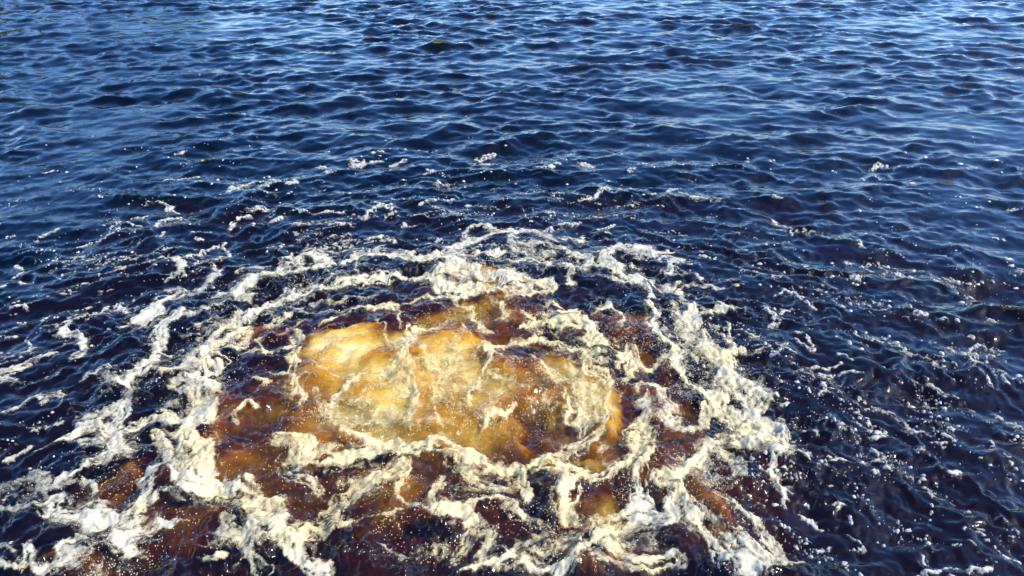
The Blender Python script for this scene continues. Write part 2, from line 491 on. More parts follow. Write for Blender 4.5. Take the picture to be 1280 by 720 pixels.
# top right network
st([(640,300),(660,305),(680,302),(700,310)], [5,5,4,4], .65)
st([(645,312),(668,318),(690,316)], [4,4,3], .5)
st([(705,310),(715,318),(738,325),(725,335),(708,338)], [4,5,5,5,4], .85)
st([(712,332),(714,345),(712,356)], [3,3.5,3], .8)
st([(640,330),(660,326),(682,330),(700,336)], [5,5,5,4], .75)
st([(712,298),(722,299)], [5,5], .8)
st([(752,334),(760,324),(772,315),(790,311),(808,312),(814,322)], [3,4,5,5,4,3], .85)
st([(812,318),(832,316),(842,315)], [3,3,2], .8)
st([(820,326),(838,322),(852,326),(834,334),(836,342)], [3,4,4,4,3], .75)
st([(758,330),(772,340),(790,346),(802,354)], [5,7,8,6], .9)
st([(770,350),(785,352),(800,358)], [6,8,6], .85)
st([(800,345),(815,356),(830,360),(848,352)], [3,3,3,3], .7)
st([(850,358),(872,354),(886,357),(900,357)], [3,3,3,2], .75)
st([(872,345),(882,350)], [3,3], .7)
st([(822,350),(835,356)], [4,4], .6)
# right rings
st([(800,360),(815,372),(816,395),(822,415),(838,430),(848,440),(842,452),(855,468),(870,486),(880,500),(892,512)], [4,4,4.5,4.5,5,6,6,5.5,5.5,6,7], .95)
st([(845,362),(858,378),(872,390),(890,394),(905,390)], [4,5,5,5,3], .85)
st([(903,392),(898,378),(905,388),(925,392)], [2.5,2.5,2.5,2], .7)
st([(865,385),(872,405),(884,420),(893,440),(898,452)], [4,5,6,8,8], .9)
st([(893,448),(910,440),(928,432),(945,440),(955,441)], [6,6,5,3,2], .95)
st([(908,410),(915,425),(925,434)], [2.5,3,3.5], .9)
st([(898,452),(908,472),(922,484),(938,492),(948,510),(958,528)], [8,10,12,13,13,12], .95)
st([(905,500),(920,515),(935,530),(950,540)], [12,13,13,12], .9)
st([(950,532),(972,540),(985,548),(982,560),(970,572)], [12,12,8,8,7], .95)
st([(968,570),(962,588),(966,604),(976,616),(984,628)], [6,5,4.5,4,2], .95)
st([(985,568),(1000,574),(1015,580)], [3,2.5,2], .85)
st([(860,400),(872,418),(880,440),(892,462),(900,480)], [5,6,6,6,6], .62)
st([(835,378),(845,392),(850,410),(862,428),(870,450)], [4,4,5,5,4], .55)
st([(905,548),(890,557),(876,567),(866,584),(856,597),(840,605)], [5,6,6,6,6,6], 1.1)
st([(905,545),(920,548),(935,552),(945,545)], [10,13,13,9], .85)
st([(890,565),(905,572),(920,580),(918,600)], [8,9,8,6], .6)
st([(838,606),(848,626),(866,646),(884,662),(898,680),(915,700),(930,718)], [8,9,10,10,10,11,11], .9)
st([(897,618),(918,630),(938,645),(952,655),(962,672),(972,684)], [6,7,8,9,10,9], .85)
st([(925,670),(935,690),(950,706),(945,718)], [10,12,12,10], .75)
st([(955,692),(972,692),(990,686)], [7,6,3], .9)
st([(962,700),(968,718)], [4,3], .7)
# inner right
st([(652,412),(680,406),(712,410),(738,420),(752,434)], [4,6,7,7,5], .85)
st([(690,397),(715,396),(732,404),(740,416),(742,430)], [4,5,5,5,4], .85)
st([(632,436),(650,428),(676,424),(704,430),(726,442),(745,455)], [4,5,7,8,8,6], .9)
st([(730,450),(745,470),(752,490),(754,512),(752,530)], [6,9,11,10,7], .72)
st([(700,440),(712,455),(722,470)], [6,6,5], .45)
st([(772,452),(784,440),(788,452),(790,470),(786,482),(792,495)], [4,4,6,8,8,6], .85)
st([(760,440),(775,450),(770,462)], [4,5,4], .6)
st([(760,385),(768,395),(775,410)], [3,3,3], .7)
st([(752,388),(764,388)], [4,4], .75)
st([(795,456),(815,463),(834,456),(850,460)], [3.5,3.5,3.5,3], .75)
st([(798,485),(818,480),(833,487),(832,505),(828,522),(838,533)], [4,5,6,6,5,5], .8)
st([(800,540),(806,515),(812,496)], [5,5,4], .7)
st([(835,532),(852,538),(868,530),(880,518)], [5,5,5,5], .65)
st([(725,545),(730,525),(728,515)], [4,5,3], .9)
st([(715,525),(712,508)], [3,3], .8)
st([(664,590),(690,578),(712,566),(738,556),(752,545)], [5,7,8,7,6], .65)
st([(676,588),(700,594),(730,598),(758,592),(780,583),(796,570)], [7,8,7,7,7,6], 1.0)
st([(800,548),(804,575),(805,600),(801,622),(786,638),(775,646)], [11,12,11,9,7,5], .92)
st([(712,596),(708,615),(704,632),(698,648)], [9,10,10,9], .95)
st([(712,640),(722,652)], [8,7], .6)
st([(642,592),(655,600),(662,616),(658,630)], [7,9,9,6], .95)
st([(640,640),(652,650),(668,654)], [6,6,5], .55)
st([(656,705),(684,709),(706,712)], [5,5,5], 1.0)
st([(704,716),(722,702),(742,690),(752,676),(770,664)], [10,11,11,10,9], .95)
st([(770,664),(800,655),(826,652),(838,640)], [14,15,13,8], .82)
st([(780,684),(800,696),(826,700),(850,706)], [12,13,13,11], .75)
st([(840,610),(832,632),(830,648)], [4,5,6], .8)
st([(668,690),(690,682),(715,676)], [7,8,8], .55)
st([(640,700),(655,680),(668,664)], [4,5,5], .45)
st([(740,718),(770,712),(800,716)], [6,6,5], .5)
# centre bottom band
st([(392,574),(420,578),(446,574),(470,566),(490,562)], [6,9,11,13,12], .85)
st([(480,566),(515,562),(548,564),(575,566),(596,574)], [10,10,10,11,11], .95)
st([(455,558),(490,556),(530,556),(560,557)], [5,5,5,4], .7)
st([(596,574),(615,582),(636,592)], [10,9,6], .9)
st([(352,552),(368,562),(390,572)], [5,6,6], .75)
st([(428,540),(444,550),(462,560)], [3.5,4,4], .85)
st([(498,588),(470,602),(444,618),(418,638),(394,656),(378,672)], [14,15,13,11,10,9], .62)
st([(350,560),(366,580),(384,595),(405,608)], [7,8,8,7], .5)
st([(360,680),(392,674),(420,660),(440,648)], [6,7,7,5], .65)
st([(452,650),(475,645),(498,634)], [4,4,3], .5)
st([(517,590),(506,604),(506,616),(518,628),(534,638),(546,645)], [4,3.5,3.5,3.5,4,5], .85)
st([(548,598),(548,618),(550,640)], [4,4,5], .65)
st([(556,640),(572,648),(584,662),(588,680),(582,694)], [8,12,13,9,6], .85)
st([(600,660),(618,668),(612,690),(606,712)], [6,8,6,5], .5)
st([(590,640),(606,628),(625,625),(642,632)], [4,4,4,4], .75)
st([(575,580),(592,596),(606,608),(630,612)], [9,9,8,7], .6)
st([(586,718),(612,714),(636,700)], [5,5,5], .95)
st([(392,700),(398,718)], [8,9], .85)
st([(470,688),(490,698),(520,704)], [4,5,4], .35)
st([(530,690),(545,680),(560,690)], [5,5,5], .4)
# left lower masses
st([(193,548),(204,564),(196,588),(182,602)], [7,7,7,6], .85)
st([(180,602),(184,620),(176,638),(160,650),(150,664)], [6,7,8,9,8], .8)
st([(152,672),(176,664),(200,655),(222,648)], [9,11,11,8], .78)
st([(196,634),(212,622),(228,612)], [5,6,5], .7)
st([(66,628),(90,634),(112,644),(142,650)], [10,12,13,10], .95)
st([(98,648),(120,656),(136,658)], [8,9,7], .9)
st([(50,564),(66,556),(86,548),(104,540)], [3,4,4,4], .9)
st([(74,592),(98,582),(120,577),(142,570),(150,556)], [5,5,6,7,7], .75)
st([(150,560),(142,548),(128,544),(110,548)], [9,9,7,6], .7)
st([(96,596),(112,602),(118,616)], [4,5,5], .6)
st([(0,608),(24,604),(52,600),(80,602)], [10,11,10,8], .42)
st([(0,634),(24,634),(44,622)], [9,8,6], .42)
st([(0,712),(26,710),(42,690),(44,706),(66,704),(86,690),(102,676)], [4,6,6,9,9,8,6], .85)
st([(0,690),(14,696)], [4,4], .5)
st([(140,672),(158,680),(168,692)], [6,6,5], .65)
st([(266,698),(280,700)], [5,5], .6)
st([(278,650),(292,668),(308,690),(320,712)], [8,9,10,9], .5)
st([(0,575),(12,568),(28,562)], [4,4,4], .6)
# left middle, outer ring
st([(226,366),(210,374),(192,384),(180,396)], [4,6,8,8], .85)
st([(172,400),(188,392),(200,386)], [6,8,5], 1.0)
st([(222,396),(206,408),(202,420),(190,434),(186,452)], [4,6,7,6,5], .85)
st([(188,450),(172,468),(158,480),(140,478)], [5,6,6,5], .9)
st([(160,480),(150,500),(134,514),(112,524)], [7,8,8,7], .6)
st([(130,476),(112,468),(104,476)], [5,5,5], .45)
st([(152,508),(146,524),(150,540)], [6,6,6], .85)
st([(100,538),(122,528),(140,534)], [5,5,6], .75)
st([(172,528),(196,524),(218,528),(236,520)], [6,8,8,7], .85)
st([(205,512),(212,508)], [5,5], .4)
st([(196,440),(212,438),(222,436)], [2,2,1.5], .8)
st([(204,470),(216,468),(230,460),(244,455)], [4,4,4,4], .7)
st([(240,446),(232,460),(234,490),(238,505)], [9,10,10,9], .45)
st([(70,412),(84,406),(92,418),(104,424),(100,440),(88,448)], [4,5,5,5,5,4], .75)
st([(0,470),(18,462),(40,450),(60,445)], [5,6,5,3], .62)
st([(2,478),(20,474)], [5,4], .55)
st([(56,492),(72,492),(84,497)], [4,5,3], .5)
st([(24,505),(40,495)], [3,3], .5)
st([(60,500),(48,490)], [3,3], .5)
st([(10,516),(22,508)], [4,4], .7)
st([(205,326),(216,330),(228,335),(226,346),(214,350)], [3,4,5,5,4], .75)
st([(210,364),(224,360),(236,362)], [4,4,3], .5)
st([(236,372),(252,364),(262,354),(270,344),(278,340)], [4,4,4,4,3], .6)
st([(285,370),(305,362),(330,352),(346,350),(366,340),(386,330),(402,324)], [5,6,6,7,6,5,4], .8)
st([(270,372),(292,366),(300,376),(318,372)], [5,6,5,5], .6)
st([(300,345),(316,338),(332,332)], [3,3,3], .6)
st([(345,335),(355,322),(366,316)], [2.5,2.5,3], .7)
st([(228,400),(244,392),(262,386),(280,382)], [3,3,3,3], .55)
st([(266,410),(282,402),(300,392)], [6,6,5], .5)
st([(270,440),(285,428),(300,430),(312,420)], [8,9,8,6], .7)
st([(310,443),(340,445),(364,436),(373,425),(366,417)], [3.5,4,4,4,3], .8)
st([(336,410),(352,400),(366,394)], [3,3,3], .7)
st([(330,440),(322,428),(338,420)], [3,3,3], .6)
st([(362,385),(396,380),(430,376),(468,378)], [3,3,3,3], .4)
st([(380,392),(410,390),(440,386)], [3,3,3], .45)
st([(405,412),(424,402),(446,394),(470,390),(498,388)], [4,4,3.5,3,3], .72)
st([(468,392),(484,392),(494,397)], [6,7,4], .95)
st([(500,392),(506,404),(504,414)], [3,3,3], .6)
st([(510,388),(530,382),(548,378),(570,374)], [3,3,3,3], .75)
st([(395,350),(402,358),(430,340)], [2.5,2,2], .35)
st([(445,338),(446,350)], [1.5,1.5], .5)
# veins across the amber centre
st([(556,410),(538,414),(522,418),(514,430)], [4,6,6,5], .8)
st([(514,425),(512,445),(518,462),(520,485),(520,510),(514,535)], [5,7,7,4,4,3], .62)
st([(500,456),(488,470),(478,482)], [5,5,4], .5)
st([(640,432),(620,440),(612,456),(602,476),(592,496),(586,512)], [5,5,4,3,3,2], .8)
st([(604,446),(582,454),(560,458)], [3,3,3], .4)
st([(376,440),(366,450),(361,464),(370,480),(394,482)], [4,5,5,4,3], .8)
st([(362,470),(352,466),(336,466)], [4,3,2], .7)
st([(368,484),(374,500),(378,514)], [5,6,5], .72)
st([(325,477),(340,484),(330,492)], [4,4,3], .75)
st([(440,488),(428,500),(420,512)], [4,4,3], .6)
st([(464,470),(448,480),(440,490)], [3,4,3], .5)
st([(596,546),(604,530),(618,523),(632,528),(642,516)], [3,4,4,4,3], .8)
st([(480,445),(496,450),(510,456)], [3,3,3], .4)
st([(420,510),(416,525),(430,540)], [3,3,3], .5)
st([(625,405),(632,392),(628,384)], [3,4,3], .7)
st([(595,402),(604,412),(610,418)], [4,4,3], .65)
st([(578,380),(588,390),(590,400)], [2.5,2.5,2.5], .65)
st([(680,390),(690,385),(700,388)], [3,4,3], .6)
st([(650,402),(668,410)], [4,3], .7)
st([(300,530),(296,520),(312,508),(322,512)], [3,3,3,3], .7)
st([(380,405),(366,410),(352,420)], [3,3,3], .5)

# pale cream froth spread thin over the amber swells, and hair-thin seams between them
st([(500,440),(492,465),(500,490),(520,505)], [12,14,14,10], .30)
st([(570,440),(555,470),(560,500),(575,525)], [12,14,14,12], .20)
st([(450,505),(480,520),(520,535),(560,540)], [9,10,10,9], .30)
st([(640,470),(625,500),(600,525)], [10,12,10], .24)
st([(690,470),(720,480),(735,505),(740,530)], [12,14,14,10], .45)
st([(400,500),(420,520),(450,538)], [9,10,9], .28)
st([(410,430),(440,450),(452,475)], [7,8,6], .22)
st([(660,450),(680,465),(700,490),(705,510)], [3,3,3,2], .6)
st([(535,450),(548,480),(545,510),(552,540)], [2.5,2.5,2.5,2], .5)
st([(470,410),(486,425),(498,440)], [2.5,2.5,2.5], .5)
st([(575,415),(590,430),(604,440)], [3,3,2.5], .5)
st([(400,470),(420,478),(444,472)], [2,2.5,2], .45)
st([(455,545),(470,530),(476,512)], [2.5,2.5,2], .5)
st([(620,470),(640,486),(660,505)], [2.5,2.5,2], .5)

VEIL = [  # areas of broken, lacy thin foam: photo x, y, radii, amount
    (330, 380, 110, 40, .50), (240, 440, 60, 70, .42), (130, 500, 60, 60, .30), (140, 560, 70, 40, .45), (60, 620, 80, 30, .45),
    (140, 690, 70, 40, .62), (290, 690, 60, 36, .42), (450, 600, 90, 36, .60), (600, 600, 70, 40, .5), (640, 690, 70, 40, .5),
    (760, 680, 90, 44, .65), (880, 590, 70, 70, .55), (860, 440, 70, 90, .62), (790, 330, 80, 40, .50), (660, 320, 60, 34, .60),
    (470, 335, 90, 24, .42), (760, 420, 60, 60, .45), (720, 500, 70, 50, .5), (560, 450, 100, 80, .46), (470, 500, 80, 60, .46), (640, 490, 70, 60, .46), (410, 440, 50, 40, .30), (420, 540, 80, 40, .30), (350, 500, 40, 30, .5),
    (740, 570, 60, 34, .45), (520, 690, 80, 30, .33), (600, 345, 80, 24, .5), (400, 390, 90, 18, .45), (700, 420, 60, 30, .45), (820, 520, 50, 40, .5),
    (930, 500, 50, 70, .45), (950, 620, 30, 60, .25), (300, 340, 90, 30, .28), (480, 300, 200, 22, .22), (200, 400, 80, 50, .26), (40, 450, 60, 60, .2)]

SPECK = [(520, 490, 140, 75, .40), (540, 525, 100, 45, .55), (620, 500, 70, 60, .46), (430, 450, 70, 50, .22), (430, 530, 80, 40, .30),
         (330, 590, 60, 50, .14), (500, 660, 110, 50, .18), (600, 625, 60, 40, .22), (480, 610, 80, 30, .40), (790, 410, 60, 50, .34),
         (720, 470, 70, 60, .32), (850, 500, 40, 40, .22), (760, 610, 60, 40, .30), (830, 590, 40, 50, .30), (890, 610, 50, 60, .24),
         (140, 590, 60, 50, .22), (140, 690, 80, 40, .34), (260, 640, 60, 40, .22), (640, 390, 90, 24, .24), (400, 350, 90, 24, .14), (540, 395, 50, 16, .3),
         (250, 540, 40, 60, .3), (700, 660, 90, 50, .26), (880, 450, 60, 80, .2), (300, 440, 60, 60, .16), (650, 545, 50, 30, .22), (1000, 480, 60, 200, .05)]

def pix_stroke(pts, w, scale=1.0):
    out, rad = [], []
    ws = w if isinstance(w, (list, tuple)) else [w] * len(pts)
    for (px, py), r in zip(pts, ws):
        x, y, s = ground(px, py)
        fore = CAM_H / math.hypot(CAM_H, y)
        out.append((x, y)); rad.append(scale * r / s / math.sqrt(max(.3, fore)))     # pixel widths seen at a slant
    return out, rad

def warp(X, Y, k=1.0):
    wx = X + k * (.011 * T_med(X + 7, Y) + .0035 * T_lump(X, Y) + .022 * T_flow(X * 1.5, Y * 1.5))
    wy = Y + k * (.011 * T_med(X, Y + 4) + .0035 * T_lump(X + 1, Y) + .022 * T_flow(X * 1.5 + 3, Y * 1.5))
    return wx, wy

def foam_field(X, Y, strokes, veil=True, k=1.0):
    WX, WY = warp(X, Y, k)
    keep = np.ones(X.shape)
    gx, gy = X[0], Y[:, 0]
    for pts, w, d in strokes:
        P, R = pix_stroke(pts, w)
        m = max(R) * 3.0 + .16
        xs = [p[0] for p in P]; ys = [p[1] for p in P]
        i0, i1 = np.searchsorted(gx, [min(xs) - m, max(xs) + m]); j0, j1 = np.searchsorted(gy, [min(ys) - m, max(ys) + m])
        if i1 <= i0 or j1 <= j0: continue
        q, al, of = seg_dist(WX[j0:j1, i0:i1], WY[j0:j1, i0:i1], P, R)
        # strands of froth drawn out along the line
        fib = .6 * T_fib(of + .35 * al * .2, al * .22 + P[0][0] * 3) + .5 * T_med(al * .9 + P[0][1] * 2, of * 2.2)
        core = 1 - smooth(.15, 1.15, q); tail = 1 - smooth(.4, 3.0, q)
        big = max(w) if isinstance(w, (list, tuple)) else w
        if veil and big > 4.2 and d > .45:               # wide bands are braided from several thinner ribbons
            u = np.sign(of) * q
            rib = np.zeros(q.shape)
            for k in range(3 + int(big / 4)):
                c = .52 * T_flow(al * 1.3 + 3.7 * k + P[0][0] * 5, k * 1.9 + P[0][1]) + .10 * T_vein(al * 1.3 + k, k * 2.0) + (.25 if k % 2 else -.25)
                wd = .20 + .07 * T_slow(al * 4 + k * 2.3, k * 3.1) + (.10 if big < 8 else 0)
                rib = np.maximum(rib, np.exp(-((u - c) / np.maximum(wd, .1)) ** 2) * (.86 + .22 * T_slow(al * 5 + 9 * k, k * 5.0)))
            rib = rib * (1 - smooth(1.2, 2.2, q))
            p = d * np.clip(.86 * rib * (1 + .16 * fib) + core * (.30 + .16 * fib) + tail * (.13 + .19 * fib), 0, 1)
        else:
            p = d * np.clip(.88 * core * (1 + .15 * fib) + tail * (.15 + .20 * fib), 0, 1)
        keep[j0:j1, i0:i1] *= 1 - np.clip(p, 0, .97)
    D = 1 - keep
    if not veil: D = D * np.clip(.78 + .42 * T_fib(X * .9, Y * .9 + 1) + .30 * T_med(X * 3, Y * 3), .10, 1.1)
    if veil:                                             # froth is drawn out along the rings and torn into strands
        r = np.hypot(X - BX, Y - BY); th = np.arctan2(X - BX, Y - BY)
        sk = T_vein(r * 2.6 + .05 * T_med(X, Y), th * 1.1) * smooth(.5, 1.2, r)
        D = D * np.clip(.92 + .13 * sk + .09 * T_med(X * 1.6 + 3, Y * 1.6), .3, 1.08)
    if veil:
        A = np.zeros(X.shape)
        for px, py, rx, ry, a in VEIL:
            cx, cy, s = ground(px, py)
            fy = ry / s / max(.3, CAM_H / math.hypot(CAM_H, cy))
            A = np.maximum(A, 0.70 * a * (1 - smooth(.3, 1.2, np.hypot((X - cx) / (rx / s), (Y - cy) / fy))))
        rc = np.hypot(X - BX, Y - BY + 2.5); tc = np.arctan2(X - BX, Y - BY + 2.5)
        rb = np.hypot((X - BX) / 1.1, Y - BY)
        out_m = smooth(1.6, 2.1, rb) * (1 - smooth(3.4, 5.2, rb))
        tr = T_vein(rc * 2.0 + .03 * T_med(X, Y), tc * .9 + 1) + .45 * T_slow(X * 2.2, Y * 2.2)
        trail = out_m * smooth(.75, 1.9, tr) * (.40 + .18 * T_fib(rc, tc * .5)) * smooth(-.5, .9, T_fib(X * .55 + 1, Y * .55) + .5 * T_med(X * 2, Y * 2))
        web = 1 - np.abs(T_vein(WX, WY)) / .42
        web2 = 1 - np.abs(T_vein(WX * 2.3 + 5, WY * 2.3)) / .5
        v = np.clip(web, 0, 1) * .75 + np.clip(web2, 0, 1) * .5 + .18 * T_med(X + 3, Y + 8) + .10
        D = 1 - (1 - D) * (1 - np.clip(A * v, 0, .85)) * (1 - np.clip(trail, 0, .6))
    return D

def foam_mesh(name, x0, x1, y0, y1, res, strokes, mat, veil, cut, thick, k=1.0, lift=.004):
    gx = np.arange(x0, x1, res); gy = np.arange(y0, y1, res)
    X, Y = np.meshgrid(gx, gy)
    D = foam_field(X, Y, strokes, veil, k)
    z, dx, dy = surface(X, Y)
    body = smooth(.25, 1.0, D)
    Z = z + lift + thick * body * (.8 + .08 * T_lump(X, Y) + .25 * T_med(X * 1.5, Y * 1.5)) - .012 * (1 - smooth(cut * .6, cut * 2.2, D))
    # froth is coloured yellower towards the middle of the boil
    yellow_tint = (1 - smooth(.8, 2.4, np.hypot((X - BX - .1) / 1.1, Y - BY + .1) + .25 * T_vein(X * .7, Y * .7))) * .95
    f = grid_faces(*X.shape)
    speck = np.zeros(X.shape)                            # loose bubbles riding on the brown water
    if veil:
        for px, py, rx, ry, a in SPECK:
            cx, cy, s_ = ground(px, py)
            fy = ry / s_ / max(.3, CAM_H / math.hypot(CAM_H, cy))
            speck = np.maximum(speck, a * (1 - smooth(.25, 1.2, np.hypot((X - cx) / (rx / s_), (Y - cy) / fy))))
        speck = np.clip(speck * (.75 + .5 * T_med(X * 1.2, Y * 1.2) + .3 * T_vein(X + 1, Y)), 0, .6)
    on = ((D > cut) | (speck > .03)).ravel()
    f = f[on[f].any(1)]
    if not len(f): return None
    used, inv = np.unique(f, return_inverse=True)
    V = np.stack([X + dx, Y + dy, Z], -1).reshape(-1, 3)[used]
    return mesh_object(name, V, inv.reshape(-1, 4), mat, {'foam': D.ravel()[used], 'yellow_tint': yellow_tint.ravel()[used], 'speck': speck.ravel()[used]})

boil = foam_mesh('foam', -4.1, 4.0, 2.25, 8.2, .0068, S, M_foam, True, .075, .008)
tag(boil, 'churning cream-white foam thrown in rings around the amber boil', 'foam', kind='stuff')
print('foam faces', len(boil.data.polygons))

# ------------------------------------------------------------------ single patches of foam adrift round the boil
PATCH = []
def pt(pts, w, d=.74): PATCH.append((pts, w, d))
for p in [  # left, open blue water
    ([(200,254),(214,258),(206,260),(220,263)], [2.5,3,2.5,2]), ([(196,283),(208,276),(216,271),(226,268)], [3,4,3,2]), ([(222,224),(234,222),(246,220)], [2,3,2]),
    ([(206,225),(214,224)], [2,2]), ([(242,227),(252,228)], [2,2]), ([(222,192),(230,190)], [3,3.5]), ([(100,304),(116,300),(130,297),(144,292),(150,289)], [2,2.5,2,2,3]),
    ([(140,288),(144,281),(149,278)], [2,2.5,2]), ([(162,273),(176,272),(188,268)], [2,2.5,1.5]), ([(160,281),(178,282)], [1.5,1.5]), ([(20,330),(30,331)], [3,2.5]),
    ([(16,346),(24,342),(32,338)], [2,2.5,2]), ([(30,350),(36,352)], [3,2.5]), ([(52,294),(62,291),(70,288)], [3,3.5,2]), ([(8,297),(16,295)], [3,3]), ([(58,216),(66,214)], [2.5,2]),
    ([(196,298),(202,297),(203,291)], [2,2.5,2]), ([(128,346),(136,346)], [3,2.5]), ([(240,290),(252,290),(262,288)], [2,2.5,1.5]), ([(248,296),(256,298)], [3,2.5]),
    ([(286,282),(290,274),(302,270),(312,268)], [3,3,2.5,2]), ([(250,318),(260,310),(268,304),(276,299)], [3,4,4,3]), ([(276,302),(285,308),(284,316)], [2,2.5,2.5]), ([(234,324),(244,320)], [3,2.5]),
    ([(288,240),(292,234),(302,233)], [5,6,4]), ([(310,228),(322,226)], [3,3]), ([(264,335),(276,342),(270,350)], [4,5,4]), ([(18,386),(30,383),(38,388)], [3,4,2.5]), ([(50,399),(58,397)], [3,2.5]),
    ([(8,422),(20,420)], [3,3]), ([(30,425),(38,430),(38,440)], [2.5,3,2.5]), ([(20,404),(26,403)], [3,3]), ([(114,395),(124,388),(136,379)], [3,3,3]), ([(148,374),(152,388)], [5,5]), ([(134,412),(148,408),(156,405)], [3,3.5,2]),
    ([(80,366),(88,364)], [4,3]), ([(2,360),(8,358)], [3,3]), ([(0,440),(6,440)], [3,3])]: pt(*p)
for p in [  # beyond the ring
    ([(322,232),(336,232),(350,230)], [3,3,2]), ([(360,232),(370,229)], [4,3]), ([(372,222),(382,218),(390,217)], [1.5,2,1.5]), ([(396,208),(406,210)], [2.5,2.5]), ([(408,216),(418,215)], [2.5,2]),
    ([(436,200),(444,206),(452,204)], [3,4,3]), ([(464,193),(478,192)], [2.5,2.5]), ([(464,203),(476,202)], [3,2.5]), ([(488,205),(496,204),(508,202)], [2.5,3,2]), ([(528,220),(538,216),(532,214)], [3,3,2]), ([(548,226),(558,229)], [2,2]),
    ([(370,265),(382,268),(400,269),(420,270),(430,270)], [3,2.5,2,3,2.5]), ([(454,276),(464,266),(476,260),(486,256)], [3,4,4,3]), ([(470,252),(482,260),(488,264)], [3,4,3]), ([(488,268),(498,266)], [3,3]), ([(524,258),(536,253),(552,250),(566,248)], [2,3,2.5,2]),
    ([(536,256),(544,264),(556,268)], [2,3,2]), ([(562,268),(574,266)], [3,4]), ([(578,257),(588,255)], [2.5,2.5]), ([(600,196),(608,192),(616,190)], [3,4,3]), ([(602,206),(612,204)], [3,3]), ([(370,280),(384,282)], [4,4]), ([(412,286),(424,283),(440,282)], [3,4,3]),
    ([(505,280),(520,280)], [3,3]), ([(464,300),(480,297),(494,302)], [3,5,3]), ([(544,298),(552,296)], [4,3]), ([(320,262),(334,262)], [3,3]), ([(340,274),(350,271)], [4,3]), ([(676,212),(684,210)], [5,4]), ([(690,206),(698,206)], [3,3]), ([(734,205),(742,208)], [5,4]), ([(786,214),(790,211)], [4,4]), ([(802,206),(808,206)], [3,2.5]),
    ([(728,250),(742,246),(752,240),(762,236)], [2.5,3,3,3]), ([(770,234),(786,238)], [2.5,2.5]), ([(812,244),(818,243)], [4,3]), ([(834,240),(842,235),(850,233)], [2.5,3,2]), ([(848,240),(858,242)], [2,2]), ([(866,252),(872,246)], [3,3]), ([(684,268),(688,264),(692,268)], [3,3,3]), ([(704,282),(716,280),(726,278)], [3,4,3]),
    ([(746,268),(752,274)], [3,3]), ([(748,290),(760,284),(766,282)], [3,3,2]), ([(680,285),(690,286)], [3,3]), ([(860,332),(866,331)], [2.5,2]), ([(874,320),(886,323)], [3,2]), ([(892,324),(896,323)], [2.5,2.5])]: pt(*p)
